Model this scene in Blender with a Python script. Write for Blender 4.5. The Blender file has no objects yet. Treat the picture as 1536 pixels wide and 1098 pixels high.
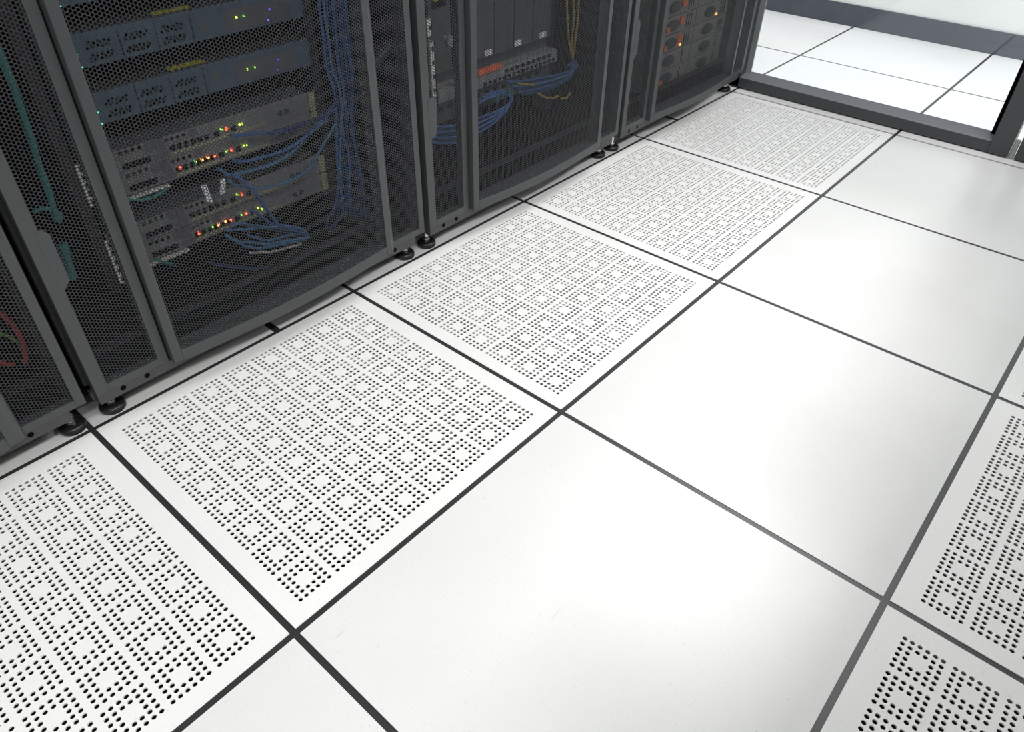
import bpy, math, random
from mathutils import Vector, Matrix
S = bpy.context.scene
COL = S.collection
random.seed(4)

# ------------------------------------------------------------------ materials
def mat(name, col, rough=.5, metal=0., emit=None, es=0., noise=None, bump=0., spec=.5, nscale=60.):
    m = bpy.data.materials.new(name); m.use_nodes = True
    nt = m.node_tree; b = nt.nodes['Principled BSDF']
    b.inputs['Base Color'].default_value = (*col, 1); b.inputs['Roughness'].default_value = rough
    b.inputs['Metallic'].default_value = metal; b.inputs['Specular IOR Level'].default_value = spec
    if emit: b.inputs['Emission Color'].default_value = (*emit, 1); b.inputs['Emission Strength'].default_value = es
    if noise or bump:
        tc = nt.nodes.new('ShaderNodeTexCoord'); n = nt.nodes.new('ShaderNodeTexNoise')
        n.inputs['Scale'].default_value = nscale; n.inputs['Detail'].default_value = 5
        nt.links.new(tc.outputs['Object'], n.inputs['Vector'])
        if noise:
            r = nt.nodes.new('ShaderNodeValToRGB'); k = noise
            r.color_ramp.elements[0].position = .3; r.color_ramp.elements[1].position = .7
            r.color_ramp.elements[0].color = (*[c*(1-k) for c in col], 1); r.color_ramp.elements[1].color = (*[min(1, c*(1+k)) for c in col], 1)
            nt.links.new(n.outputs['Fac'], r.inputs['Fac']); nt.links.new(r.outputs['Color'], b.inputs['Base Color'])
        if bump:
            bp = nt.nodes.new('ShaderNodeBump'); bp.inputs['Strength'].default_value = bump; bp.inputs['Distance'].default_value = .001
            nt.links.new(n.outputs['Fac'], bp.inputs['Height']); nt.links.new(bp.outputs['Normal'], b.inputs['Normal'])
    return m

def floor_mat(name, col, rough):
    """white laminate: tiny grey flecks, a few thin scuffs, faint bump"""
    m = mat(name, col, rough); nt = m.node_tree; b = nt.nodes['Principled BSDF']
    g = nt.nodes.new('ShaderNodeNewGeometry')
    n1 = nt.nodes.new('ShaderNodeTexNoise'); n1.inputs['Scale'].default_value = 260; n1.inputs['Detail'].default_value = 3
    n2 = nt.nodes.new('ShaderNodeTexNoise'); n2.inputs['Scale'].default_value = 3.2; n2.inputs['Detail'].default_value = 4
    nt.links.new(g.outputs['Position'], n1.inputs['Vector']); nt.links.new(g.outputs['Position'], n2.inputs['Vector'])
    r1 = nt.nodes.new('ShaderNodeValToRGB'); r1.color_ramp.elements[0].position = .24; r1.color_ramp.elements[1].position = .38
    r1.color_ramp.elements[0].color = (.82, .82, .82, 1); r1.color_ramp.elements[1].color = (1, 1, 1, 1)
    r2 = nt.nodes.new('ShaderNodeValToRGB'); r2.color_ramp.elements[0].position = .3; r2.color_ramp.elements[1].position = .6
    r2.color_ramp.elements[0].color = (.955, .955, .95, 1); r2.color_ramp.elements[1].color = (1, 1, 1, 1)
    nt.links.new(n1.outputs['Fac'], r1.inputs['Fac']); nt.links.new(n2.outputs['Fac'], r2.inputs['Fac'])
    # scuffs: thin bands of a stretched wave
    mp = nt.nodes.new('ShaderNodeMapping'); mp.inputs['Rotation'].default_value = (0, 0, .5); mp.inputs['Scale'].default_value = (1.5, 14, 1)
    n3 = nt.nodes.new('ShaderNodeTexNoise'); n3.inputs['Scale'].default_value = 9; n3.inputs['Detail'].default_value = 2
    nt.links.new(g.outputs['Position'], mp.inputs['Vector']); nt.links.new(mp.outputs['Vector'], n3.inputs['Vector'])
    r3 = nt.nodes.new('ShaderNodeValToRGB'); r3.color_ramp.elements[0].position = .20; r3.color_ramp.elements[1].position = .27
    r3.color_ramp.elements[0].color = (.86, .86, .86, 1); r3.color_ramp.elements[1].color = (1, 1, 1, 1)
    nt.links.new(n3.outputs['Fac'], r3.inputs['Fac'])
    prev = None
    for src in (r1, r2, r3):
        mx = nt.nodes.new('ShaderNodeMix'); mx.data_type = 'RGBA'; mx.blend_type = 'MULTIPLY'; mx.inputs[0].default_value = 1
        if prev is None: mx.inputs[6].default_value = (*col, 1)
        else: nt.links.new(prev, mx.inputs[6])
        nt.links.new(src.outputs['Color'], mx.inputs[7]); prev = mx.outputs[2]
    nt.links.new(prev, b.inputs['Base Color'])
    return m

M = dict(
    floor=floor_mat('white_laminate', (.785, .787, .782), .30),
    vent=floor_mat('white_perforated_laminate', (.88, .88, .872), .38),
    gasket=mat('black_gasket', (.032, .032, .034), .35),
    plenum=mat('plenum_concrete', (.012, .012, .013), .9, noise=.2),
    pit=mat('panel_underside', (.05, .05, .052), .8),
    charcoal=mat('charcoal_powder_coat', (.056, .060, .063), .42, bump=.05, nscale=900),
    mesh=mat('charcoal_mesh', (.029, .030, .034), .5, spec=.35),
    warm=mat('charcoal_frame', (.052, .052, .050), .45),
    black=mat('black_interior', (.003, .003, .0035), .85, spec=.05),
    rail=mat('dark_rail', (.022, .023, .025), .5, spec=.3),
    zinc=mat('zinc_bracket', (.72, .72, .68), .4, metal=.15, noise=.15),
    foot=mat('black_foot_rubber', (.012, .013, .014), .35),
    steel=mat('bright_steel', (.62, .63, .64), .25, metal=1.),
    alu=mat('grey_aluminium', (.30, .33, .33), .35, metal=.3),
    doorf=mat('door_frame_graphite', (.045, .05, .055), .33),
    doorlit=mat('door_ledge_lit_graphite', (.19, .19, .215), .28),  # frame graphite made paler: light reflected by the ledge is in the colour
    server=mat('blue_grey_server', (.060, .110, .170), .45, noise=.12),
    servtop=mat('server_lid', (.035, .036, .034), .6, spec=.25),
    swbody=mat('switch_grey', (.19, .195, .20), .5, noise=.35, nscale=220),
    swline=mat('switch_yellow_band', (.38, .37, .22), .5, noise=.4, nscale=400),
    swdark=mat('switch_dark_block', (.10, .105, .12), .5),
    port=mat('port_black', (.003, .003, .004), .8, spec=.05),
    blue=mat('blue_cable', (.035, .12, .36), .5),
    blue2=mat('pale_blue_cable', (.06, .18, .38), .5),
    navy=mat('dark_blue_cable', (.018, .045, .17), .5),
    navyblack=mat('dark_hose', (.022, .024, .034), .5),
    teal=mat('teal_cable', (.02, .20, .19), .5),
    green=mat('green_cable', (.12, .30, .05), .5),
    red=mat('red_cable', (.34, .035, .03), .5),
    yellow=mat('yellow_cable', (.34, .25, .03), .5),
    grey=mat('grey_cable', (.45, .42, .42), .5),
    white=mat('white_plastic', (.85, .85, .9), .4),
    yellab=mat('yellow_label', (.55, .50, .04), .5),
    orange=mat('orange_label', (.70, .14, .05), .5),
    chassis=mat('chassis_grey', (.085, .092, .097), .5, noise=.3, nscale=90),
    ledge=mat('chassis_ledge', (.24, .25, .255), .45, noise=.15, nscale=120),
    storage=mat('storage_grey', (.22, .22, .21), .5, noise=.15),
    storedark=mat('storage_dark', (.025, .033, .036), .4),
    latch=mat('orange_latch', (.65, .17, .06), .5),
    wall=mat('wall_paint', (.87, .895, .86), .6, bump=.03, nscale=300),
    ceil=mat('ceiling_white', (.85, .85, .85), .8),
    skirt=mat('skirting_glossy_grey', (.065, .075, .095), .12, noise=.08, nscale=40),
    ledr=mat('led_red', (.8, .05, .02), .4, emit=(1., .07, .02), es=5.5),
    ledo=mat('led_orange', (.8, .3, .05), .4, emit=(1., .28, .05), es=5.5),
    ledg=mat('led_green', (.3, .8, .05), .4, emit=(.35, 1., .10), es=3.6),
    ledy=mat('led_lime', (.6, .9, .1), .4, emit=(.65, 1., .08), es=3.6),
    ledb=mat('led_blue', (.1, .1, .9), .4, emit=(.13, .13, 1.), es=1.6),
    ledt=mat('led_teal', (.1, .9, .5), .4, emit=(.15, 1., .55), es=1.2),
)
def glass_mat():
    m = bpy.data.materials.new('door_glass'); m.use_nodes = True; nt = m.node_tree
    nt.nodes.remove(nt.nodes['Principled BSDF']); out = nt.nodes['Material Output']
    t = nt.nodes.new('ShaderNodeBsdfTransparent'); t.inputs[0].default_value = (.975, .985, 1., 1)
    g = nt.nodes.new('ShaderNodeBsdfGlossy'); g.inputs['Roughness'].default_value = .02; g.inputs['Color'].default_value = (.9, .95, 1, 1)
    f = nt.nodes.new('ShaderNodeFresnel'); f.inputs['IOR'].default_value = 1.45
    x = nt.nodes.new('ShaderNodeMixShader')
    nt.links.new(f.outputs[0], x.inputs[0]); nt.links.new(t.outputs[0], x.inputs[1]); nt.links.new(g.outputs[0], x.inputs[2])
    nt.links.new(x.outputs[0], out.inputs['Surface'])
    return m
M['glass'] = glass_mat()

# ------------------------------------------------------------------ mesh helpers
class MB:
    def __init__(s): s.v = []; s.f = []; s.mi = []; s.cur = 0
    def face(s, pts):
        n = len(s.v); s.v += pts; s.f.append(tuple(range(n, n+len(pts)))); s.mi.append(s.cur)
    def box(s, x0, x1, y0, y1, z0, z1):
        n = len(s.v)
        s.v += [(x0,y0,z0),(x1,y0,z0),(x1,y1,z0),(x0,y1,z0),(x0,y0,z1),(x1,y0,z1),(x1,y1,z1),(x0,y1,z1)]
        for q in ((0,3,2,1),(4,5,6,7),(0,1,5,4),(1,2,6,5),(2,3,7,6),(3,0,4,7)):
            s.f.append(tuple(n+i for i in q)); s.mi.append(s.cur)
        return s
    def prism(s, poly, z0, z1):                 # poly in xy, extruded in z
        n = len(s.v); k = len(poly)
        s.v += [(x, y, z0) for x, y in poly] + [(x, y, z1) for x, y in poly]
        s.f.append(tuple(n+i for i in reversed(range(k)))); s.mi.append(s.cur)
        s.f.append(tuple(n+k+i for i in range(k))); s.mi.append(s.cur)
        for i in range(k):
            j = (i+1) % k; s.f.append((n+i, n+j, n+k+j, n+k+i)); s.mi.append(s.cur)
        return s
    def xzprism(s, poly, y0, y1):               # poly in xz, extruded in y
        n = len(s.v); k = len(poly)
        s.v += [(x, y0, z) for x, z in poly] + [(x, y1, z) for x, z in poly]
        s.f.append(tuple(n+i for i in range(k))); s.mi.append(s.cur)
        s.f.append(tuple(n+k+i for i in reversed(range(k)))); s.mi.append(s.cur)
        for i in range(k):
            j = (i+1) % k; s.f.append((n+i, n+k+i, n+k+j, n+j)); s.mi.append(s.cur)
        return s
    def cyl(s, c, r, h, axis='z', seg=20, r2=None):
        r2 = r if r2 is None else r2; n = len(s.v)
        for k, (rr, hh) in enumerate(((r, 0), (r2, h))):
            for i in range(seg):
                a = 2*math.pi*i/seg; p, q = rr*math.cos(a), rr*math.sin(a)
                s.v.append((c[0]+p, c[1]+q, c[2]+hh) if axis == 'z' else (c[0]+p, c[1]+hh, c[2]+q))
        s.f.append(tuple(n+i for i in reversed(range(seg)))); s.mi.append(s.cur)
        s.f.append(tuple(n+seg+i for i in range(seg))); s.mi.append(s.cur)
        for i in range(seg):
            j = (i+1) % seg; s.f.append((n+i, n+j, n+seg+j, n+seg+i)); s.mi.append(s.cur)
        return s
    def lathe(s, c, prof, seg=24):              # prof: (r, z)
        n = len(s.v); k = len(prof)
        for r, z in prof:
            for i in range(seg):
                a = 2*math.pi*i/seg; s.v.append((c[0]+r*math.cos(a), c[1]+r*math.sin(a), c[2]+z))
        for t in range(k-1):
            for i in range(seg):
                j = (i+1) % seg; s.f.append((n+t*seg+i, n+t*seg+j, n+(t+1)*seg+j, n+(t+1)*seg+i)); s.mi.append(s.cur)
        s.f.append(tuple(n+i for i in reversed(range(seg)))); s.mi.append(s.cur)
        s.f.append(tuple(n+(k-1)*seg+i for i in range(seg))); s.mi.append(s.cur)
        return s
    def tube(s, pts, r, seg=8, sub=6):
        P = [Vector(p) for p in pts]; Q = []
        P = [P[0]*2-P[1]] + P + [P[-1]*2-P[-2]]
        for i in range(1, len(P)-2):
            for k in range(sub):
                t = k/sub; a, b, c, d = P[i-1], P[i], P[i+1], P[i+2]
                Q.append(.5*((2*b)+(c-a)*t+(2*a-5*b+4*c-d)*t*t+(3*b-a-3*c+d)*t*t*t))
        Q.append(P[-2]); n = len(s.v); up = None
        for i, q in enumerate(Q):
            d = (Q[min(i+1, len(Q)-1)]-Q[max(i-1, 0)]).normalized()
            if up is None: up = d.orthogonal().normalized()
            up = (up-d*up.dot(d)).normalized(); w = d.cross(up)
            for k in range(seg):
                a = 2*math.pi*k/seg; s.v.append(tuple(q+up*(r*math.cos(a))+w*(r*math.sin(a))))
        for i in range(len(Q)-1):
            for k in range(seg):
                j = (k+1) % seg; s.f.append((n+i*seg+k, n+i*seg+j, n+(i+1)*seg+j, n+(i+1)*seg+k)); s.mi.append(s.cur)
        s.f.append(tuple(n+k for k in reversed(range(seg)))); s.mi.append(s.cur)
        s.f.append(tuple(n+(len(Q)-1)*seg+k for k in range(seg))); s.mi.append(s.cur)
        return s
    def mesh(s, name, mats, smooth=False):
        me = bpy.data.meshes.new(name); me.from_pydata(s.v, [], s.f)
        for m in (mats if isinstance(mats, (list, tuple)) else [mats]): me.materials.append(m)
        if any(s.mi): me.polygons.foreach_set('material_index', s.mi)
        if smooth: me.polygons.foreach_set('use_smooth', [True]*len(s.f))
        me.update(); return me

def obj(name, data, parent=None, loc=None):
    o = bpy.data.objects.new(name, data); COL.objects.link(o)
    if parent: o.parent = parent
    if loc: o.location = loc
    return o
def mobj(name, mb, mats, parent=None, bevel=0, smooth=False, loc=None):
    o = obj(name, mb.mesh(name, mats, smooth), parent, loc)
    if bevel:
        b = o.modifiers.new('bevel', 'BEVEL'); b.width = bevel; b.segments = 2; b.limit_method = 'ANGLE'; b.angle_limit = math.radians(40)
    return o
def tag(o, label, cat, group=None):
    o['label'] = label; o['category'] = cat
    if group: o['group'] = group
    return o
def empty(name, loc): return obj(name, None, None, loc)
def struct(o): o['kind'] = 'structure'; return o
def box(*a): return MB().box(*a)

T = .6; G = .005   # tile module, half seam
LAMPS = [(-1.1, -2.6, 1.2, .3, 54), (.3, -2.6, 1.2, .3, 33), (1.9, -2.6, 1.2, .3, 46), (2.1, -.55, .3, 1.0, 17), (-1.2, -.2, .3, .5, 8), (2.75, -.5, .3, 1.2, 38), (2.75, .9, .3, 1.2, 30)]
EXPOSURE = -0.07

# ------------------------------------------------------------------ room shell
X0, X1, Y0, Y1, H = -2.4, 3.6, -3.6, 3.0, 2.8
struct(mobj('floor', box(X0-.2, X1+.2, Y0-.2, Y1+.2, -.36, -.30), M['plenum']))
struct(mobj('ceiling', box(X0-.2, X1+.2, Y0-.2, Y1+.2, H, H+.1), M['ceil']))
struct(mobj('wall_far', box(X1, X1+.15, Y0-.2, Y1+.2, -.3, H), M['wall']))
struct(mobj('wall_near', box(X0-.15, X0, Y0-.2, Y1+.2, -.3, H), M['wall']))
struct(mobj('wall_back', box(X0, X1, Y1, Y1+.15, -.3, H), M['wall']))
struct(mobj('wall_front', box(X0, X1, Y0-.15, Y0, -.3, H), M['wall']))
struct(mobj('opposite_row_blocker', box(X0, 2.50, -1.90, -1.862, 0, 1.50), M['charcoal']))  # unseen stand-in for the opposite cabinet row, added to block lamp light
struct(mobj('baseboard_far', box(X1-.008, X1, Y0, Y1, 0, .091), M['skirt']))

# ------------------------------------------------------------------ raised floor
def panel_rect(mb, x0, x1, y0, y1, z=0., t=.003):
    mb.box(x0, x1, y0, y1, z-t, z)
VENT = [(-1, 0), (0, 0), (1, 0), (2, 0), (3, 0), (0, 2), (1, 2), (2, 2)]
SOLID_VIS = [(-1, 1), (0, 1), (1, 1), (2, 1), (3, 1), (3, 2), (4, -1), (4, 0), (4, 1), (4, 2), (5, -1), (5, 0), (5, 1), (5, 2)]
sol = MB(); sol.box(-T/2+G, T/2-G, -T/2+G, T/2-G, -.03, 0)
sol_me = sol.mesh('floor_tile', M['floor'])
for u, v in SOLID_VIS:
    struct(obj('floor', sol_me, None, ((u+.5)*T, -(v+.5)*T, 0)))
# the row the cabinets stand on, with its cut joints
CUTS = [-1.2, -.6, 0, .396, .6, 1.2, 1.8, 2.012, 2.4]
for a, b in zip(CUTS[:-1], CUTS[1:]):
    struct(mobj('floor', box(a+G+(.003 if a in (.396, 2.012) else 0), b-G-(.003 if b in (.396, 2.012) else 0), G, T-G, -.03, 0), M['floor']))
rest = MB()
for u in range(-4, 6):
    for v in range(-5, 6):
        if (u, v) in VENT or (u, v) in SOLID_VIS or (v == -1 and -2 <= u <= 3): continue
        rest.box(u*T+G, (u+1)*T-G, -(v+1)*T+G, -v*T-G, -.03, 0)
struct(mobj('floor', rest, M['floor']))
gk = MB()
for u in range(-4, 7):
    gk.box(u*T-G-.001, u*T+G+.001, Y0, Y1, -.028, -.0012 if u < 4 else -.003)
for v in range(-5, 7):
    gk.box(X0, X1, -v*T-G-.001, -v*T+G+.001, -.027, -.0010)
for x in (.396, 2.012): gk.box(x-G-.004, x+G+.004, G, T, -.028, -.0012)
struct(mobj('trim_1', gk, M['gasket']))
# perforated panel: 8 x 8 blocks, each a square ring of 32 punched holes
def vent_mesh():
    p = .01026; b = .0670; h0 = .0376; half = T/2; r = .0034; t = .0025; NS = 12
    edges = [G]; kind = []
    for k in range(8):
        s0 = h0 + k*b - p/2
        edges.append(s0); kind.append(-1)
        for i in range(6): edges.append(s0+(i+1)*p); kind.append(i)
    edges.append(T-G); kind.append(-1)
    mb = MB()
    n = len(kind)
    for a in range(n):
        xa, xb = edges[a]-half, edges[a+1]-half
        for c in range(n):
            ya, yb = edges[c]-half, edges[c+1]-half
            i, j = kind[a], kind[c]
            if i < 0 or j < 0 or (i in (2, 3) and j in (2, 3)):
                mb.face([(xa, ya, 0), (xb, ya, 0), (xb, yb, 0), (xa, yb, 0)]); continue
            cx, cy = (xa+xb)/2, (ya+yb)/2; n0 = len(mb.v)
            mb.v += [(xb, ya, 0), (xb, yb, 0), (xa, yb, 0), (xa, ya, 0)]
            for z in (0, -t):
                for q in range(NS):
                    an = math.radians(-45+q*30); mb.v.append((cx+r*math.cos(an), cy+r*math.sin(an), z))
            for q in range(4):
                arc = [n0+4+((q*3+k) % NS) for k in range(3, -1, -1)]
                mb.f.append((n0+q, n0+(q+1) % 4, *arc)); mb.mi.append(0)
            for q in range(NS):
                w = (q+1) % NS
                mb.f.append((n0+4+q, n0+4+w, n0+4+NS+w, n0+4+NS+q)); mb.mi.append(0)
    # rim below the sheet
    e = half-G
    for x0, x1, y0, y1 in ((-e, e, -e, -e+.02), (-e, e, e-.02, e), (-e, -e+.02, -e, e), (e-.02, e, -e, e)):
        mb.cur = 0; mb.box(x0, x1, y0, y1, -.03, -.0005)
    return mb.mesh('perforated_floor_panel', M['vent'])
vm = vent_mesh()
VL = {(-1, 0): 'white perforated floor panel in front of the leftmost cabinet, cut by the left edge of the frame',
      (0, 0): 'white perforated floor panel in front of the left cabinet with red switch lights, the largest one fully in view',
      (1, 0): 'white perforated floor panel before the joint of the left and middle cabinets, second whole one from the front',
      (2, 0): 'white perforated floor panel with grey smudges in front of the middle cabinet, second from the glass door',
      (3, 0): 'white perforated floor panel directly before the glass door rail, farthest one in the row',
      (0, 2): 'white perforated floor panel in the bottom right corner of the frame',
      (1, 2): 'white perforated floor panel cut by the right edge of the frame, above the corner one',
      (2, 2): 'sliver of white perforated floor panel at the right edge, farthest of the right-hand column'}
for u, v in VENT:
    o = obj('perforated_floor_panel', vm, None, ((u+.5)*T, -(v+.5)*T, 0))
    tag(o, VL[(u, v)], 'floor panel', 'perforated air vent floor panels')

# ------------------------------------------------------------------ server cabinets
W = .800; HT = 2.0
DL, DR = .008, .792
def door_y(x):
    """front face of the bowed middle leaf, x local"""
    if x < .146 or x > .692: return -.020
    if x > .678: return -.034+(x-.678)/.014*.014
    t = (x-.146)/(.678-.146); return -.034-.018*math.sin(math.pi*t)
def hex_sheet(x0, x1, z0, z1, yf, s=.715, px=.00505, pz=.00585):
    mb = MB(); R_ = pz/math.sqrt(3)
    kx = px/(R_*1.5)
    hx = [(R_*kx*math.cos(math.radians(60*i)), R_*math.sin(math.radians(60*i))) for i in range(6)]
    nx = int((x1-x0)/px)+1; nz = int((z1-z0)/pz)+1
    v = mb.v; f = mb.f
    for i in range(nx):
        cx = x0+i*px; off = .5*pz if i % 2 else 0
        for j in range(nz):
            cz = z0+j*pz+off; n = len(v)
            for a, b in hx: v.append((cx+a, yf(cx+a), cz+b))
            for a, b in hx: v.append((cx+a*s, yf(cx+a*s), cz+b*s))
            for k in range(6):
                w = (k+1) % 6; f.append((n+k, n+w, n+6+w, n+6+k))
    mb.mi = [0]*len(f)
    return mb
ZB, ZT = .088, 1.93
mesh_mid = hex_sheet(.158, .672, ZB+.004, ZT, lambda x: door_y(x)+.002).mesh('middle_mesh', M['mesh'])
mesh_nl = hex_sheet(.028, .128, ZB-.002, ZT, lambda x: -.019).mesh('side_mesh', M['mesh'])
mesh_nr = hex_sheet(.688, .780, ZB-.002, ZT, lambda x: -.019).mesh('side_mesh', M['mesh'])

def bow_strip(mb, xa, xb, z0, z1, dy=.018, n=24):
    xs = [xa+(xb-xa)*i/n for i in range(n+1)]
    mb.prism([(x, door_y(x)) for x in xs]+[(x, .0) for x in reversed(xs)], z0, z1)

def cabinet(ox, label, cam_plate=True):
    c = empty('server_cabinet', (ox, 0, 0)); tag(c, label, 'server cabinet', 'row of server cabinets')
    # carcass
    b = MB()
    b.box(0, .012, .02, 1.0, .055, HT); b.box(W-.012, W, .02, 1.0, .055, HT)          # side walls
    b.box(0, W, .02, 1.0, HT, HT+.02); b.box(0, W, .98, 1.0, .055, HT); b.box(0, W, .06, 1.0, .055, .075)
    mobj('carcass', b, M['black'], c)
    f = MB()
    for x0 in (.001, W-.031): f.box(x0, x0+.030, .004, .05, .085, HT)
    f.box(.001, W-.001, .004, .05, HT-.05, HT)
    mobj('front_frame', f, M['rail'], c, bevel=.004)
    mobj('base_rail', box(.012, W-.012, .02, .042, .056, .122), M['black'], c)
    mobj('base_ledge', box(.012, W-.012, .02, .042, .1225, .1255), M['rail'], c)
    # 19 inch posts
    for x in (.148, .676):
        p = MB(); p.box(x, x+.022, .17, .172, .13, 1.95); p.box(x+(.020 if x < .4 else 0), x+(.022 if x < .4 else .002), .17, .22, .13, 1.95)
        mobj('mounting_post', p, M['rail'], c)
    # base strip with its notch at the right foot
    s = MB()
    s.box(DL, .762, -.0195, 0, .053, .0728)
    s.box(.004, .762, 0, .012, .055, .0725)
    bs = mobj('base_strip', s, M['warm'], c, bevel=.0015)
    for x in (.052, .097, .652, .697):
        mobj('bolt_hole', MB().cyl((x, -.0198, .0655), .0052, .003, 'y', 14), M['port'], bs)
    # door
    d = MB(); zb, zt = .0725, 1.96
    d.box(DL, .030, -.020, 0, zb, zt)                       # left stile
    d.box(.124, .142, -.020, 0, zb, zt)                     # flat beside the step
    d.box(.776, DR, -.020, 0, zb, zt)                       # right stile
    d.box(.030, .124, -.020, 0, zb, ZB); d.box(.030, .124, -.020, 0, ZT, zt)
    d.box(.690, .776, -.020, 0, zb, ZB); d.box(.690, .776, -.020, 0, ZT, zt)
    fr = mobj('door_frame', d, M['charcoal'], c, bevel=.0008)
    m2 = MB()
    m2.prism([(.1455, -.034), (.163, door_y(.163)), (.163, -.006), (.1455, -.006)], zb, zt)
    m2.prism([(.662, door_y(.662)), (.670, door_y(.670)), (.677, door_y(.677)), (.683, -.0315), (.688, -.027), (.6905, -.019), (.6905, -.004), (.662, -.004)], zb, zt)
    bow_strip(m2, .163, .662, .0700, ZB+.006); bow_strip(m2, .163, .662, ZT, zt)
    mobj('middle_door_frame', m2, M['charcoal'], c, bevel=.0012)
    mobj('hinge_channel', box(.1415, .1460, -.012, 0, zb, zt), M['black'], c)
    obj('mesh_panel', mesh_mid, c); obj('mesh_panel', mesh_nl, c); obj('mesh_panel', mesh_nr, c)
    # latch plate on the left stile
    if cam_plate:
        mobj('latch_plate', MB().xzprism([(.024, .285), (.031, .285), (.043, .297), (.043, .378), (.035, .389), (.024, .389)], -.0204, -.012), M['charcoal'], c)
    # feet
    for x, y in ((.035, .027), (.765, .027), (.035, .93), (.765, .93)):
        ft = mobj('levelling_foot', MB().lathe((x, y, 0), [(.021, 0), (.023, .003), (.023, .010), (.020, .014), (.010, .0155)]), M['foot'], c, smooth=True)
        mobj('foot_bolt', MB().lathe((x, y, .0155), [(.009, 0), (.009, .007), (.006, .009), (.006, .042)], 12), M['steel'], ft)
    return c
OX = [-.785, .018, .820, 1.622]
CL = ['dark mesh-door server cabinet cut by the left edge, red cables behind its mesh',
      'dark mesh-door server cabinet with stacked switches showing red and green lights',
      'dark mesh-door server cabinet in the middle with an orange-red strip behind the mesh',
      'dark mesh-door server cabinet at the far end, beside the glass door']
for k in range(4): cabinet(OX[k], CL[k], k != 2)
mobj('latch_plate', MB().xzprism([(.844, .290), (.858, .290), (.866, .298), (.869, .372), (.862, .378), (.844, .378)], -.0204, -.012), M['charcoal'], None)
_lp = bpy.data.objects['latch_plate.003'] if 'latch_plate.003' in bpy.data.objects else None
_c2 = [o for o in bpy.data.objects if o.name.startswith('server_cabinet') and abs(o.location.x-.820) < 1e-4][0]
_lp.parent = _c2; _lp.location = (-.820, 0, 0)
# punched zinc rails just behind the meshes
def slot_rail(x, z0, z1, y, w, label, n):
    m = MB(); m.box(x, x+w, y, y+.002, z0, z1); m.box(x+w-.002, x+w, y, y+.02, z0, z1)
    o = mobj('punched_rail', m, M['zinc']); tag(o, label, 'mounting rail')
    for k in range(n):
        zz = z0+(z1-z0)*(k+.5)/n
        mobj('slot', box(x+w*.3, x+w*.72, y-.0006, y+.0004, zz-.004, zz+.004), M['port'], o)
slot_rail(.881, .365, .480, .004, .014, 'pale punched metal rail behind the left edge of the middle cabinet door', 4)
slot_rail(.876, .492, .525, .004, .014, 'short grey punched bracket above the pale rail in the middle cabinet', 1)
slot_rail(.150, .365, .435, .05, .014, 'bright slotted strip behind the left cabinet door, upper of the two by the step', 5)
slot_rail(.150, .215, .300, .05, .014, 'bright slotted strip behind the left cabinet door, lower of the two by the step', 5)

# ------------------------------------------------------------------ equipment in the left cabinet
YF = .16
def led(parent, x, z, m, r=.0022, y=YF):
    o = mobj('status_light', MB().lathe((0, 0, 0), [(r*.6, 0), (r, .001), (r, .002), (r*.5, .0035)], 10), M[m], parent)
    o.rotation_euler = (math.pi/2, 0, 0); o.location = (x, y, z); return o
def switch(z0, label, leds, strip):
    h = .0415; x0, x1 = .250, .668
    e = empty('network_switch', (0, YF, z0)); tag(e, label, 'network switch', 'stacked switches in the left cabinet')
    def P(name, mb, m, **k):
        o = mobj(name, mb, M[m], e, **k); o.location = (0, -YF, -z0); return o
    P('casing', box(x0, x1, YF+.002, YF+.36, z0, z0+h), 'chassis')
    P('front_panel', box(x0, x1, YF, YF+.002, z0, z0+h), 'swbody', bevel=.0008)
    P('dark_module', box(.318, .348, YF-.0012, YF+.001, z0+.004, z0+.014), 'swdark')
    P('square_module', box(.309, .326, YF-.0012, YF+.001, z0+.024, z0+.040), 'swdark')
    P('square_module', box(.397, .412, YF-.0012, YF+.001, z0+.026, z0+.040), 'swdark')
    P('grille', box(.258, .312, YF-.0008, YF+.001, z0+.005, z0+.016), 'port')
    P('port_band', box(.352, .560, YF-.0006, YF+.001, z0+.0045, z0+.0095), 'swline')
    P('seam_strip', box(.328, .345, YF-.002, YF+.001, z0+.018, z0+.0415), 'swdark')
    for x in (.263, .275, .286, .298): P('port', box(x-.0035, x+.0035, YF-.001, YF+.001, z0+.032, z0+.0385), 'port')
    for x in (.351, .362, .373, .384): P('port', box(x-.003, x+.003, YF-.001, YF+.001, z0+.032, z0+.037), 'port')
    for x in (.357, .371, .385, .400, .414, .428, .449, .487): P('port', box(x-.0050, x+.0050, YF-.001, YF+.001, z0+.0115, z0+.0215), 'port')
    for x in (.596, .612): P('socket', MB().cyl((x, YF-.001, z0+.017), .0052, .002, 'y', 14), 'port')
    if strip: P('lip', box(.246, .328, YF-.012, YF, z0-.004, z0-.0015), 'zinc')
    ear = MB(); ear.box(x1, x1+.016, YF-.002, YF+.001, z0+.001, z0+h-.001)
    P('rack_ear', ear, 'swline')
    ear = MB(); ear.box(x0-.014, x0, YF-.002, YF+.001, z0+.001, z0+h-.001)
    P('rack_ear', ear, 'swbody')
    for x, dz, m in leds:
        o = led(e, x, 0, m, .0030 if m in ('ledr', 'ledo') else .0021); o.location = (x, -.001, dz)
switch(.352, 'grey rack switch, topmost of the four, with one red light', [(.460, .023, 'ledg'), (.471, .021, 'ledr'), (.500, .021, 'ledy'), (.506, .021, 'ledy')], False)
switch(.310, 'grey rack switch second from the top with a row of orange lights', [(.360, .019, 'ledr'), (.393, .021, 'ledg'), (.406, .020, 'ledo'), (.419, .021, 'ledo'), (.434, .018, 'ledr'), (.460, .021, 'ledg'), (.471, .020, 'ledr'), (.498, .020, 'ledy'), (.505, .020, 'ledy')], True)
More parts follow.
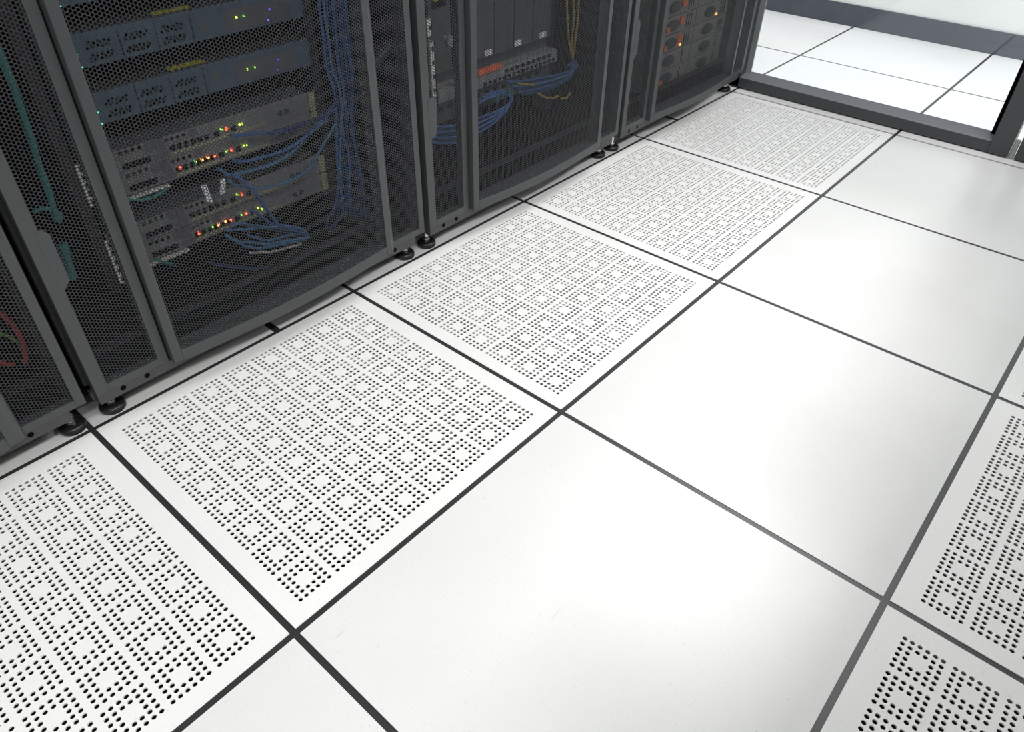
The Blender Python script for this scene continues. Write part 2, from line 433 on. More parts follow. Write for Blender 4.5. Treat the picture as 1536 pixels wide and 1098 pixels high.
switch(.213, 'grey rack switch third from the top, just under the white straps', [(.460, .024, 'ledg'), (.470, .021, 'ledr')], False)
switch(.170, 'grey rack switch lowest of the four, above the loops of blue cable', [(.359, .019, 'ledr'), (.391, .021, 'ledg'), (.404, .020, 'ledo'), (.420, .021, 'ledo'), (.433, .019, 'ledr'), (.459, .022, 'ledg'), (.470, .020, 'ledr'), (.499, .021, 'ledy'), (.508, .016, 'ledy')], True)

def server(z0, label, full=True):
    h = .052; x0, x1 = .250, .690
    e = empty('rack_server', (0, YF, z0)); tag(e, label, 'server', 'blue-grey servers in the left cabinet')
    def P(name, mb, m, **k):
        o = mobj(name, mb, M[m], e, **k); o.location = (0, -YF, -z0); return o
    P('casing', box(x0, x1, YF+.004, YF+.5, z0, z0+h), 'servtop')
    P('bezel', box(x0, x1, YF, YF+.006, z0, z0+h), 'server', bevel=.001)
    P('lid_label', box(.400, .470, YF+.010, YF+.034, z0+h, z0+h+.0008), 'yellab')
    P('lid_ridge', box(x0, x1, YF+.004, YF+.008, z0+h, z0+h+.002), 'servtop')
    for cx in (.288, .352, .418):
        for row in (0, 1):
            for k in range(5):
                x = cx-.020+k*.0085; z = z0+.010+row*.019
                P('vent_slot', MB().cyl((x, YF-.0006, z), .0033, .002, 'y', 8), 'port')
                P('vent_slot', MB().cyl((x+.004, YF-.0006, z+.006), .0033, .002, 'y', 8), 'port')
    for x in (.322, .386, .452):
        P('bay_seam', box(x, x+.0015, YF-.0006, YF+.001, z0+.002, z0+h-.004), 'port')
    P('fan_grille', MB().cyl((.478, YF-.0006, z0+.024), .010, .002, 'y', 18), 'swdark')
    P('drive_panel', box(.520, .650, YF-.0006, YF+.001, z0+.006, z0+.040), 'swdark')
    for x, dz, m in ((.542, .026, 'ledy'), (.558, .026, 'ledg'), (.614, .028, 'ledb'), (.607, .010, 'ledb')):
        o = led(e, x, 0, m, .0019); o.location = (x, -.001, dz)
    P('rack_ear', box(.238, .247, YF-.002, YF+.002, z0+.002, z0+h-.012), 'alu')
    for dz in (.003, .022):
        o = led(e, .2495, 0, 'ledt', .0016); o.location = (.2495, -.003, dz)
server(.444, 'blue-grey rack server, lower of the two fully seen, yellow strip on its lid')
server(.537, 'blue-grey rack server, upper of the two fully seen, yellow strip on its lid')
server(.630, 'blue-grey rack server, topmost one cut by the upper edge of the frame')

# ------------------------------------------------------------------ cables
def cable(name_, r, pts, m, label, cat='cable', group=None, kind='network_cable'):
    o = mobj(kind, MB().tube(pts, r), M[m], smooth=True); tag(o, label, cat, group); return o
INFO = {
 'riser': ('blue', 'thin blue network cable in the vertical bundle at the right of the left cabinet', 'blue cables rising in the left cabinet'),
 's1a': ('blue', 'blue cable running right from the top switch below its red light', None),
 's1b': ('navy', 'darker blue cable leaving the right half of the top switch', None),
 's2a': ('blue2', 'thick pale blue cable bending from under the second switch up to the bundle', None),
 's2b': ('blue', 'blue cable crossing the right half of the second switch', None),
 'arc': ('blue2', 'pale blue cable hanging in a wide arc between the second and third switch', None),
 'drop': ('blue', 'blue cable slanting down across the two lower switches to the loop bundle', 'slanting blue cables in the left cabinet'),
 'fan': ('blue2', 'blue patch cable fanned out below the lowest switch and gathered at the right', 'fanned patch cables below the lowest switch'),
 'white': ('grey', 'pale grey cable lying under the fan of blue patch cables', None),
 'low': ('navy', 'dark blue cable sagging lowest of all in the left cabinet', None),
 'slack': ('navy', 'dark blue cable curling down beside the right post of the left cabinet', 'slack blue cables at the right post'),
 'tealsw': ('teal', 'teal cable curling under the left end of the second switch', None),
 'tealsw2': ('teal', 'short teal cable under the left end of the lowest switch', None),
 'teal': ('teal', 'long teal cable running down behind the narrow left mesh of the left cabinet', None),
 'tealloop': ('teal', 'small teal loop at the lower end of the long teal cable', None),
 'tealthick': ('teal', 'thick short teal sleeve right of the latch plate of the left cabinet', None),
 'greenarc': ('green', 'thin green wire bowed beside the lower left stile of the left cabinet', None),
 'red0': ('red', 'red cable bending down behind the mesh of the leftmost cabinet', None),
 'red0b': ('red', 'short level red cable in the leftmost cabinet, below the bending one', None),
 'red0c': ('red', 'thin red cable slanting near the bottom of the leftmost cabinet', None),
 'red0d': ('red', 'thick red cable end near the bottom right of the leftmost cabinet', None),
 'green0': ('green', 'green cable crossing under the red one in the leftmost cabinet', None),
 'r2loop': ('blue', 'blue patch cable in the large loop under the chassis of the middle cabinet', 'blue loop bundle in the middle cabinet'),
 'r2loop2': ('blue', 'blue patch cable in the flat bundle at the right of the middle chassis', 'flat blue bundle in the middle cabinet'),
 'yel': ('yellow', 'thin yellow fibre cable hanging straight down in the middle cabinet', 'hanging yellow fibres in the middle cabinet'),
 'yels': ('yellow', 'short yellow fibre end showing among the flat blue bundle', 'yellow fibre ends in the middle cabinet'),
}
CABLES = {
'riser':[(0.0028,[(0.713,0.13,0.604),(0.708,0.13,0.545),(0.707,0.13,0.496),(0.705,0.13,0.444),(0.716,0.13,0.387),(0.708,0.13,0.317),(0.699,0.13,0.251),(0.689,0.13,0.174),(0.662,0.13,0.118)]),(0.0028,[(0.727,0.142,0.6),(0.715,0.142,0.542),(0.722,0.142,0.49),(0.723,0.142,0.437),(0.728,0.142,0.381),(0.72,0.142,0.31),(0.712,0.142,0.243),(0.702,0.142,0.166),(0.687,0.142,0.114)]),(0.0028,[(0.741,0.154,0.597),(0.737,0.154,0.536),(0.737,0.154,0.485),(0.727,0.154,0.434),(0.739,0.154,0.375),(0.738,0.154,0.302),(0.73,0.154,0.234),(0.717,0.154,0.156),(0.691,0.154,0.094)]),(0.0028,[(0.729,0.13,0.602),(0.718,0.13,0.544),(0.72,0.13,0.493),(0.718,0.13,0.441),(0.731,0.13,0.383),(0.721,0.13,0.313),(0.707,0.13,0.248),(0.697,0.13,0.172),(0.693,0.13,0.112)]),(0.0028,[(0.743,0.142,0.598),(0.733,0.142,0.539),(0.728,0.142,0.489),(0.732,0.142,0.435),(0.74,0.142,0.378),(0.726,0.142,0.308),(0.725,0.142,0.239),(0.725,0.142,0.157),(0.705,0.142,0.088)]),(0.0028,[(0.757,0.154,0.594),(0.751,0.154,0.534),(0.751,0.154,0.482),(0.751,0.154,0.428),(0.761,0.154,0.37),(0.748,0.154,0.299),(0.746,0.154,0.229),(0.726,0.154,0.153),(0.714,0.154,0.075)]),(0.0028,[(0.745,0.13,0.6),(0.74,0.13,0.54),(0.739,0.13,0.489),(0.734,0.13,0.437),(0.74,0.13,0.381),(0.724,0.13,0.312),(0.73,0.13,0.241),(0.722,0.13,0.162),(0.712,0.13,0.101)]),(0.0028,[(0.759,0.142,0.596),(0.75,0.142,0.536),(0.745,0.142,0.486),(0.75,0.142,0.431),(0.751,0.142,0.375),(0.744,0.142,0.303),(0.739,0.142,0.235),(0.731,0.142,0.155),(0.724,0.142,0.101)]),(0.0028,[(0.773,0.154,0.592),(0.764,0.154,0.532),(0.77,0.154,0.478),(0.757,0.154,0.427),(0.771,0.154,0.367),(0.751,0.154,0.298),(0.751,0.154,0.227),(0.761,0.154,0.14),(0.732,0.154,0.077)]),(0.0028,[(0.761,0.13,0.597),(0.754,0.13,0.537),(0.75,0.13,0.487),(0.744,0.13,0.435),(0.759,0.13,0.376),(0.736,0.13,0.309),(0.741,0.13,0.237),(0.748,0.13,0.153),(0.72,0.13,0.093)]),(0.0028,[(0.776,0.142,0.593),(0.769,0.142,0.533),(0.765,0.142,0.482),(0.764,0.142,0.428),(0.765,0.142,0.371),(0.76,0.142,0.298),(0.76,0.142,0.228),(0.759,0.142,0.145),(0.737,0.142,0.083)]),(0.0028,[(0.79,0.154,0.589),(0.783,0.154,0.528),(0.781,0.154,0.476),(0.783,0.154,0.421),(0.781,0.154,0.364),(0.769,0.154,0.293),(0.77,0.154,0.221),(0.768,0.154,0.138),(0.76,0.154,0.066)]),(0.0028,[(0.778,0.13,0.595),(0.771,0.13,0.534),(0.77,0.13,0.483),(0.767,0.13,0.43),(0.764,0.13,0.375),(0.748,0.13,0.305),(0.754,0.13,0.233),(0.758,0.13,0.149),(0.755,0.13,0.075)]),(0.0028,[(0.792,0.142,0.591),(0.783,0.142,0.53),(0.785,0.142,0.478),(0.781,0.142,0.424),(0.785,0.142,0.366),(0.763,0.142,0.298),(0.765,0.142,0.226),(0.771,0.142,0.141),(0.76,0.142,0.068)])],
's1a':[(0.004,[(0.464,0.135,0.367),(0.481,0.135,0.363),(0.52,0.135,0.356),(0.56,0.135,0.345),(0.605,0.135,0.341),(0.648,0.135,0.344),(0.688,0.135,0.347),(0.718,0.135,0.364)])],
's1b':[(0.004,[(0.542,0.125,0.352),(0.575,0.125,0.351),(0.616,0.125,0.349),(0.65,0.125,0.349),(0.685,0.125,0.353),(0.717,0.125,0.373)])],
's2a':[(0.0038,[(0.42,0.13,0.317),(0.441,0.13,0.296),(0.485,0.13,0.29),(0.527,0.13,0.287),(0.565,0.13,0.29),(0.605,0.13,0.303),(0.634,0.13,0.321),(0.684,0.13,0.344),(0.717,0.13,0.358)])],
's2b':[(0.0038,[(0.45,0.12,0.327),(0.474,0.12,0.316),(0.512,0.12,0.313),(0.555,0.12,0.31),(0.597,0.12,0.316),(0.643,0.12,0.331),(0.683,0.12,0.344)])],
'arc':[(0.0033,[(0.428,0.12,0.293),(0.448,0.12,0.272),(0.478,0.12,0.258),(0.511,0.12,0.248),(0.556,0.12,0.244),(0.595,0.12,0.247),(0.626,0.12,0.262),(0.655,0.12,0.288),(0.676,0.12,0.306),(0.7,0.12,0.329)])],
'drop':[(0.0038,[(0.435,0.11,0.305),(0.452,0.11,0.288),(0.472,0.11,0.258),(0.487,0.11,0.222),(0.5,0.11,0.188),(0.514,0.11,0.162),(0.544,0.11,0.138),(0.574,0.11,0.114)]),(0.003,[(0.459,0.115,0.218),(0.477,0.115,0.198),(0.493,0.115,0.177),(0.513,0.115,0.156),(0.546,0.115,0.131),(0.58,0.115,0.105)])],
'fan':[(0.0032,[(0.39,0.11,0.191),(0.404,0.11,0.173),(0.425,0.11,0.15),(0.45,0.11,0.134),(0.481,0.11,0.124),(0.518,0.11,0.116),(0.555,0.11,0.107),(0.578,0.11,0.106)]),(0.0032,[(0.394,0.118,0.197),(0.416,0.118,0.188),(0.445,0.118,0.178),(0.479,0.118,0.167),(0.515,0.118,0.155),(0.549,0.118,0.136),(0.574,0.118,0.116),(0.583,0.118,0.101)]),(0.0032,[(0.443,0.126,0.163),(0.463,0.126,0.146),(0.485,0.126,0.131),(0.516,0.126,0.116),(0.552,0.126,0.104),(0.587,0.126,0.096)]),(0.0032,[(0.46,0.11,0.184),(0.483,0.11,0.17),(0.514,0.11,0.16),(0.545,0.11,0.146),(0.568,0.11,0.128),(0.578,0.11,0.113)]),(0.0032,[(0.48,0.118,0.134),(0.51,0.118,0.13),(0.54,0.118,0.125),(0.566,0.118,0.115),(0.583,0.118,0.101)]),(0.0032,[(0.412,0.126,0.194),(0.438,0.126,0.192),(0.469,0.126,0.171),(0.503,0.126,0.151),(0.536,0.126,0.128),(0.566,0.126,0.105),(0.59,0.126,0.093)]),(0.0032,[(0.394,0.11,0.183),(0.411,0.11,0.167),(0.442,0.11,0.15),(0.474,0.11,0.133),(0.512,0.11,0.122),(0.549,0.11,0.113),(0.58,0.11,0.105)])],
'white':[(0.003,[(0.429,0.105,0.134),(0.452,0.105,0.124),(0.483,0.105,0.113),(0.516,0.105,0.107),(0.554,0.105,0.101)])],
'low':[(0.003,[(0.344,0.12,0.144),(0.367,0.12,0.125),(0.396,0.12,0.107),(0.433,0.12,0.086),(0.475,0.12,0.072),(0.514,0.12,0.065),(0.558,0.12,0.068)])],
'slack':[(0.0032,[(0.716,0.13,0.164),(0.696,0.13,0.147),(0.668,0.13,0.132),(0.649,0.13,0.114),(0.638,0.13,0.092)]),(0.0032,[(0.74,0.14,0.14),(0.721,0.14,0.12),(0.694,0.14,0.101),(0.668,0.14,0.088),(0.648,0.14,0.084)]),(0.0032,[(0.767,0.13,0.112),(0.767,0.13,0.088),(0.748,0.13,0.069),(0.716,0.13,0.06),(0.679,0.13,0.063),(0.657,0.13,0.072)]),(0.0032,[(0.759,0.14,0.154),(0.765,0.14,0.117),(0.757,0.14,0.085),(0.733,0.14,0.066),(0.694,0.14,0.065)])],
'tealsw':[(0.003,[(0.228,0.12,0.333),(0.233,0.12,0.324),(0.25,0.12,0.316),(0.273,0.12,0.311),(0.293,0.12,0.313),(0.308,0.12,0.319)])],
'tealsw2':[(0.003,[(0.246,0.12,0.197),(0.259,0.12,0.182),(0.276,0.12,0.17)])],
'teal':[(0.0055,[(0.114,0.06,0.633),(0.115,0.06,0.597),(0.114,0.06,0.551),(0.111,0.06,0.502),(0.106,0.06,0.451),(0.104,0.06,0.414),(0.101,0.06,0.38),(0.099,0.06,0.358)])],
'tealloop':[(0.003,[(0.071,0.06,0.381),(0.08,0.06,0.383),(0.093,0.06,0.38),(0.104,0.06,0.371),(0.106,0.06,0.36),(0.099,0.06,0.352)])],
'tealthick':[(0.008,[(0.094,0.07,0.312),(0.092,0.07,0.293),(0.09,0.07,0.27),(0.087,0.07,0.248)])],
'greenarc':[(0.002,[(0.055,0.02,0.241),(0.057,0.02,0.222),(0.055,0.02,0.204),(0.047,0.02,0.188)])],
'red0':[(0.005,[(-0.057,0.06,0.28),(-0.038,0.06,0.256),(-0.028,0.06,0.231),(-0.023,0.06,0.205),(-0.023,0.06,0.182),(-0.028,0.06,0.157),(-0.034,0.06,0.142)])],
'red0b':[(0.004,[(-0.089,0.06,0.181),(-0.07,0.06,0.166),(-0.059,0.06,0.155),(-0.049,0.06,0.149)])],
'red0c':[(0.004,[(-0.063,0.06,0.096),(-0.047,0.06,0.105),(-0.032,0.06,0.109),(-0.018,0.06,0.105)])],
'red0d':[(0.007,[(-0.019,0.06,0.098),(-0.01,0.06,0.086),(0.001,0.06,0.068)])],
'green0':[(0.003,[(-0.054,0.08,0.222),(-0.043,0.08,0.2),(-0.033,0.08,0.186),(-0.025,0.08,0.167),(-0.024,0.08,0.147)])],
'r2loop':[(0.0027,[(0.93,0.082,0.269),(0.984,0.082,0.25),(1.042,0.082,0.24),(1.11,0.082,0.237),(1.17,0.082,0.235),(1.217,0.082,0.24),(1.241,0.082,0.253),(1.227,0.082,0.271),(1.186,0.082,0.286),(1.135,0.082,0.289)]),(0.0027,[(0.937,0.089,0.262),(0.991,0.089,0.243),(1.049,0.089,0.233),(1.118,0.089,0.229),(1.179,0.089,0.229),(1.226,0.089,0.235),(1.249,0.089,0.249),(1.234,0.089,0.267),(1.191,0.089,0.282),(1.141,0.089,0.284)]),(0.0027,[(0.943,0.097,0.254),(0.998,0.097,0.235),(1.057,0.097,0.225),(1.126,0.097,0.222),(1.187,0.097,0.223),(1.235,0.097,0.23),(1.257,0.097,0.246),(1.241,0.097,0.263),(1.197,0.097,0.277),(1.147,0.097,0.278)]),(0.0027,[(0.95,0.105,0.247),(1.005,0.105,0.228),(1.064,0.105,0.217),(1.133,0.105,0.214),(1.195,0.105,0.216),(1.243,0.105,0.225),(1.265,0.105,0.242),(1.248,0.105,0.259),(1.202,0.105,0.272),(1.153,0.105,0.273)]),(0.0027,[(0.929,0.082,0.256),(0.984,0.082,0.237),(1.041,0.082,0.226),(1.109,0.082,0.224),(1.17,0.082,0.227),(1.217,0.082,0.236),(1.238,0.082,0.254),(1.22,0.082,0.271),(1.174,0.082,0.283),(1.126,0.082,0.284)]),(0.0027,[(0.936,0.089,0.249),(0.991,0.089,0.229),(1.049,0.089,0.218),(1.117,0.089,0.217),(1.179,0.089,0.22),(1.226,0.089,0.231),(1.246,0.089,0.25),(1.227,0.089,0.267),(1.179,0.089,0.278),(1.132,0.089,0.278)]),(0.0027,[(0.942,0.097,0.241),(0.998,0.097,0.221),(1.056,0.097,0.21),(1.125,0.097,0.209),(1.187,0.097,0.214),(1.235,0.097,0.226),(1.254,0.097,0.246),(1.234,0.097,0.263),(1.185,0.097,0.274),(1.138,0.097,0.273)]),(0.0027,[(0.949,0.105,0.234),(1.005,0.105,0.214),(1.063,0.105,0.202),(1.133,0.105,0.202),(1.195,0.105,0.207),(1.243,0.105,0.221),(1.262,0.105,0.242),(1.24,0.105,0.259),(1.19,0.105,0.269),(1.143,0.105,0.268)]),(0.0027,[(0.928,0.082,0.243),(0.983,0.082,0.223),(1.041,0.082,0.211),(1.109,0.082,0.211),(1.17,0.082,0.218),(1.217,0.082,0.232),(1.235,0.082,0.255),(1.213,0.082,0.271),(1.162,0.082,0.28),(1.117,0.082,0.278)]),(0.0027,[(0.935,0.089,0.235),(0.99,0.089,0.215),(1.048,0.089,0.203),(1.117,0.089,0.204),(1.179,0.089,0.211),(1.226,0.089,0.227),(1.243,0.089,0.251),(1.22,0.089,0.267),(1.168,0.089,0.275),(1.123,0.089,0.273)]),(0.0027,[(0.941,0.097,0.228),(0.997,0.097,0.208),(1.055,0.097,0.195),(1.125,0.097,0.196),(1.187,0.097,0.205),(1.235,0.097,0.222),(1.251,0.097,0.247),(1.226,0.097,0.263),(1.173,0.097,0.27),(1.128,0.097,0.268)]),(0.0027,[(0.948,0.105,0.22),(1.004,0.105,0.2),(1.063,0.105,0.187),(1.133,0.105,0.189),(1.195,0.105,0.198),(1.243,0.105,0.216),(1.259,0.105,0.243),(1.233,0.105,0.259),(1.178,0.105,0.266),(1.134,0.105,0.262)]),(0.0027,[(0.927,0.082,0.229),(0.982,0.082,0.209),(1.04,0.082,0.196),(1.109,0.082,0.198),(1.17,0.082,0.209),(1.218,0.082,0.228),(1.232,0.082,0.256),(1.206,0.082,0.271),(1.151,0.082,0.277),(1.108,0.082,0.273)])],
'r2loop2':[(0.0026,[(1.22,0.085,0.301),(1.287,0.085,0.286),(1.357,0.085,0.277),(1.43,0.085,0.268),(1.491,0.085,0.265),(1.525,0.085,0.272),(1.504,0.085,0.291)]),(0.0026,[(1.236,0.093,0.291),(1.296,0.093,0.278),(1.366,0.093,0.268),(1.44,0.093,0.261),(1.502,0.093,0.259),(1.532,0.093,0.267),(1.511,0.093,0.286)]),(0.0026,[(1.253,0.1,0.28),(1.305,0.1,0.27),(1.376,0.1,0.259),(1.451,0.1,0.253),(1.512,0.1,0.252),(1.539,0.1,0.263),(1.518,0.1,0.281)]),(0.0026,[(1.244,0.085,0.282),(1.287,0.085,0.273),(1.358,0.085,0.263),(1.431,0.085,0.257),(1.492,0.085,0.258),(1.516,0.085,0.27),(1.495,0.085,0.288)]),(0.0026,[(1.261,0.093,0.271),(1.296,0.093,0.264),(1.367,0.093,0.254),(1.441,0.093,0.249),(1.502,0.093,0.251),(1.523,0.093,0.265),(1.502,0.093,0.283)]),(0.0026,[(1.278,0.1,0.261),(1.306,0.1,0.256),(1.377,0.1,0.245),(1.452,0.1,0.241),(1.513,0.1,0.245),(1.53,0.1,0.26),(1.509,0.1,0.277)]),(0.0026,[(1.268,0.085,0.262),(1.288,0.085,0.259),(1.358,0.085,0.249),(1.432,0.085,0.245),(1.493,0.085,0.25),(1.506,0.085,0.268),(1.486,0.085,0.284)]),(0.0026,[(1.286,0.093,0.251),(1.297,0.093,0.25),(1.368,0.093,0.24),(1.442,0.093,0.237),(1.503,0.093,0.244),(1.514,0.093,0.263),(1.493,0.093,0.279)]),(0.0026,[(1.303,0.1,0.24),(1.306,0.1,0.242),(1.378,0.1,0.231),(1.453,0.1,0.229),(1.514,0.1,0.237),(1.521,0.1,0.258),(1.501,0.1,0.274)])],
'yel':[(0.003,[(1.479,0.11,0.494),(1.49,0.11,0.444),(1.498,0.11,0.393),(1.51,0.11,0.339),(1.531,0.11,0.289)]),(0.003,[(1.511,0.11,0.49),(1.521,0.11,0.431),(1.527,0.11,0.379),(1.525,0.11,0.335),(1.534,0.11,0.283)]),(0.003,[(1.541,0.11,0.485),(1.545,0.11,0.427),(1.545,0.11,0.375),(1.541,0.11,0.332),(1.537,0.11,0.286)])],
'yels':[(0.003,[(1.256,0.08,0.288),(1.289,0.08,0.278),(1.323,0.08,0.267)]),(0.003,[(1.341,0.08,0.241),(1.371,0.08,0.224),(1.408,0.08,0.211),(1.438,0.08,0.209)]),(0.003,[(1.451,0.08,0.198),(1.477,0.08,0.195),(1.494,0.08,0.204)])],
}
for k, lst in CABLES.items():
    m, lab, grp = INFO[k]
    for i, (r, pts) in enumerate(lst):
        mm = m
        if k in ('riser', 'r2loop', 'r2loop2') : mm = ('blue', 'navy', 'blue', 'blue2')[i % 4]
        cable(k, r, pts, mm, lab, group=grp if len(lst) > 1 else None)
tag(mobj('cable_hose', MB().tube([(.742, .026, .462), (.770, .026, .476), (.797, .026, .488)], .011), M['navyblack'], smooth=True), 'dark diagonal hose behind the narrow right mesh of the left cabinet', 'hose')
# white straps hanging from the second switch
for x0, z0, x1, z1, lab in ((.372, .300, .375, .262, 'white hook and loop strap hanging between the switches, left of the pair'),
                            (.413, .298, .405, .270, 'white hook and loop strap hanging between the switches, right of the pair')):
    m = MB(); w = .0115
    m.xzprism([(x0, z0), (x0+w, z0), (x1+w, z1), (x1, z1)], .118, .121)
    tag(mobj('cable_strap', m, M['white'], bevel=.0006), lab, 'strap')

# ------------------------------------------------------------------ middle cabinet contents
e = empty('blade_chassis', (.82, .12, .29)); tag(e, 'large grey chassis in the middle cabinet with a light lower ledge of ports', 'chassis')
def P2(name, mb, m, parent=None, **k):
    o = mobj(name, mb, M[m], parent or e, **k)
    if (parent or e) is e: o.location = (-.82, -.12, -.29)
    return o
P2('casing', box(.99, 1.46, .15, .72, .285, .80), 'chassis')
for k in range(6):
    x = 1.00+k*.076
    bl = P2('blade', box(x, x+.072, .132, .16, .355, .80), 'chassis', bevel=.002)
    for q in range(3): P2('vent_hole', box(x+.012, x+.058, .1305, .134, .50+q*.09, .555+q*.09), 'port')
P2('ledge', box(1.00, 1.46, .110, .16, .292, .326), 'ledge', bevel=.003)
for k in range(16):
    x = 1.16+k*.0185; P2('port', box(x, x+.011, .1085, .112, .296+(.002 if k % 2 else 0), .305), 'port')
for k in range(9):
    x = 1.24+k*.022; P2('port', box(x, x+.014, .1085, .112, .311, .320), 'port')
for x in (1.186, 1.301, 1.405): P2('white_tag', box(x, x+.026, .1285, .131, .360, .374), 'white')
P2('orange_strip', box(1.135, 1.225, .104, .118, .327, .341), 'orange', bevel=.003)
P2('cross_bar', MB().tube([(1.00, .09, .452), (1.045, .09, .425), (1.11, .09, .385)], .007), 'ledge')
P2('bar_knob', MB().cyl((1.018, .078, .440), .013, .012, 'y', 18), 'ledge', bevel=.002)
P2('yellow_cap', MB().cyl((1.060, .085, .348), .010, .012, 'y', 18), 'yellow', bevel=.002)
P2('yellow_cap', MB().cyl((.985, .085, .545), .018, .012, 'y', 18), 'yellow', bevel=.002)
for x, z in ((1.04, .318), (1.055, .322), (1.048, .268), (1.035, .314), (1.17, .262), (1.19, .268), (1.215, .270), (1.225, .266)):
    P2('cable_plug', box(x, x+.005, .072, .086, z, z+.012), 'white' if z > .3 else 'teal')
p = empty('patch_panel', (.82, .14, .22)); tag(p, 'dark patch panel below the chassis of the middle cabinet', 'patch panel')
def P3(name, mb, m): o = mobj(name, mb, M[m], p); o.location = (-.82, -.14, -.22)
P3('panel', box(.99, 1.46, .135, .16, .232, .280), 'chassis')
for k in range(12): P3('port', box(1.02+k*.034, 1.036+k*.034, .1335, .137, .262, .272), 'port')

# ------------------------------------------------------------------ far cabinet contents: storage shelf, two columns of modules
e3 = empty('storage_array', (1.622, .12, .13)); tag(e3, 'grey storage array in the far cabinet with dark oval handles and orange latches', 'storage array')
def P4(name, mb, m, **k):
    o = mobj(name, mb, M[m], e3, **k); o.location = (-1.622, -.12, -.13); return o
P4('casing', box(1.86, 2.294, .058, .75, .112, .60), 'storage')
for c_, cx in enumerate((1.862, 2.122)):
    for r_ in range(8):
        z = .113+r_*.0538; wd = .255 if c_ == 0 else .212
        P4('module', box(cx, cx+wd, .050, .062, z, z+.0515), 'storage', bevel=.002)
        ox = cx+(.112 if c_ == 0 else .085)
        P4('handle', MB().xzprism([(ox+.034*math.cos(a*math.pi/8), z+.026+.0165*math.sin(a*math.pi/8)) for a in range(16)], .044, .052), 'storedark', bevel=.002)
        if c_ == 0 and r_ in (0, 2, 3): P4('latch', box(cx+.070, cx+.088, .043, .052, z+.010, z+.026), 'latch', bevel=.001)
        if c_ == 0 and r_ in (2, 3, 4): P4('latch', box(cx+.150, cx+.176, .043, .052, z+.020, z+.044), 'latch', bevel=.001)
        if (c_, r_) in ((0, 2), (1, 3)):
            o = led(e3, 0, 0, 'ledo', .0042); o.location = (cx+(.170 if c_ == 0 else .130)-1.622, -.073, z+.012-.13)
        for q in range(3 if r_ > 1 else 1): P4('seam', box(cx+.196+q*.014 if c_ == 0 else cx+.16+q*.014, cx+.200+q*.014 if c_ == 0 else cx+.164+q*.014, .0492, .051, z+.006, z+.044), 'port')

# ------------------------------------------------------------------ glass door across the aisle
XD = 2.446
d1 = empty('door_1', (XD, 0, 0)); struct(d1)
def D(name, mb, m, par=d1, **k):
    o = mobj(name, mb, M[m], par, **k); o.location = (-XD, 0, 0) ; return o
def rail(y0, y1):
    mb = MB(); prof = [(XD, .004), (XD, .040), (XD+.050, .052), (XD+.058, .052), (XD+.058, .004)]
    n = len(mb.v); k = len(prof)
    mb.v += [(x, y0, z) for x, z in prof]+[(x, y1, z) for x, z in prof]
    mb.f.append(tuple(range(k))); mb.f.append(tuple(reversed(range(k, 2*k))))
    for i in range(k): j = (i+1) % k; mb.f.append((i, k+i, k+j, j))
    mb.mi = [1 if i in () else 0 for i in range(len(mb.f))]
    return mb
def rail_obj(y0, y1, par):
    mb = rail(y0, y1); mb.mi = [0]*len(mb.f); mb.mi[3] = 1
    o = mobj('bottom_rail', mb, [M['doorf'], M['doorlit']], par, bevel=.0015); o.location = (-XD, 0, 0)
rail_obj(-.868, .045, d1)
D('stile', box(XD-.002, XD+.056, -.926, -.868, .004, 2.05), 'doorf', bevel=.002)
D('glazing_seal', box(XD+.036, XD+.052, -.868, -.852, .05, 2.0), 'black')
D('stile', box(XD, XD+.056, .000, .045, .004, 2.05), 'doorf', bevel=.002)
D('edge_strip', box(XD+.040, XD+.046, -.020, .0, .05, 2.0), 'alu')
D('top_rail', box(XD, XD+.056, -.868, 0, 2.0, 2.05), 'doorf', bevel=.002)
D('glass_pane', box(XD+.049, XD+.055, -.868, .0, .045, 2.0), 'glass')
D('floor_bolt', box(XD+.004, XD+.016, -.9425, -.9285, .0, .060), 'alu', bevel=.002)
d2 = empty('door_2', (XD, -1.8, 0)); struct(d2)
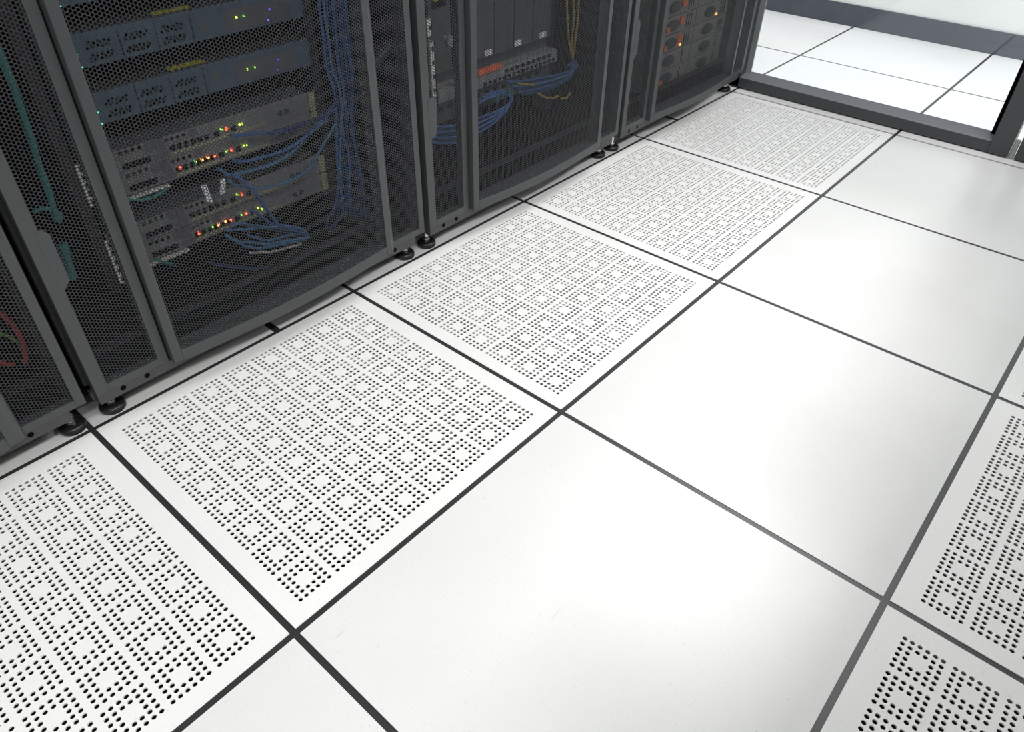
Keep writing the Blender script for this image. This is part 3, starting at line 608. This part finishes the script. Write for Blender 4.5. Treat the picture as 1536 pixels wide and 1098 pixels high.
def D2(name, mb, m, **k):
    o = mobj(name, mb, M[m], d2, **k); o.location = (-XD, 1.8, 0); return o
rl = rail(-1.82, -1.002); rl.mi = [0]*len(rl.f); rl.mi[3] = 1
o = mobj('bottom_rail', rl, [M['doorf'], M['doorlit']], d2, bevel=.0015); o.location = (-XD, 1.8, 0)
D2('stile', box(XD-.002, XD+.056, -1.002, -.945, .004, 2.05), 'doorf', bevel=.002)
D2('stile', box(XD, XD+.056, -1.86, -1.82, .004, 2.05), 'doorf', bevel=.002)
D2('top_rail', box(XD, XD+.056, -1.82, -1.0, 2.0, 2.05), 'doorf', bevel=.002)
D2('glass_pane', box(XD+.049, XD+.055, -1.82, -1.0, .045, 2.0), 'glass')

# ------------------------------------------------------------------ lights: ceiling luminaires
def lamp(x, y, sx, sy, p, z=H-.02):
    l = bpy.data.lights.new('ceiling_lamp', 'AREA'); l.shape = 'RECTANGLE'; l.size = sx; l.size_y = sy; l.energy = p; l.color = (1., .99, .985)
    o = bpy.data.objects.new('ceiling_lamp', l); COL.objects.link(o); o.location = (x, y, z)
for x, y, sx, sy, p in LAMPS: lamp(x, y, sx, sy, p)
w = bpy.data.worlds.new('world'); S.world = w; w.use_nodes = True
w.node_tree.nodes['Background'].inputs[0].default_value = (.02, .02, .02, 1)

# ------------------------------------------------------------------ camera
cd = bpy.data.cameras.new('camera'); cam = bpy.data.objects.new('camera', cd); COL.objects.link(cam)
cd.sensor_width = 36; cd.lens = 1093.382*36/1536; cd.clip_start = .02
X_ = (0.6557985, -0.7547808, 0.0153040); Yd = (-0.4743630, -0.4277555, -0.7694186); Z_ = (0.5872888, 0.4973239, -0.6385615)
mw = Matrix(((X_[0], -Yd[0], -Z_[0], -.220082), (X_[1], -Yd[1], -Z_[1], -1.171349), (X_[2], -Yd[2], -Z_[2], .935063), (0, 0, 0, 1)))
cam.matrix_world = mw
S.camera = cam
S.view_settings.view_transform = 'Standard'; S.view_settings.look = 'None'; S.view_settings.exposure = EXPOSURE; S.view_settings.gamma = 1
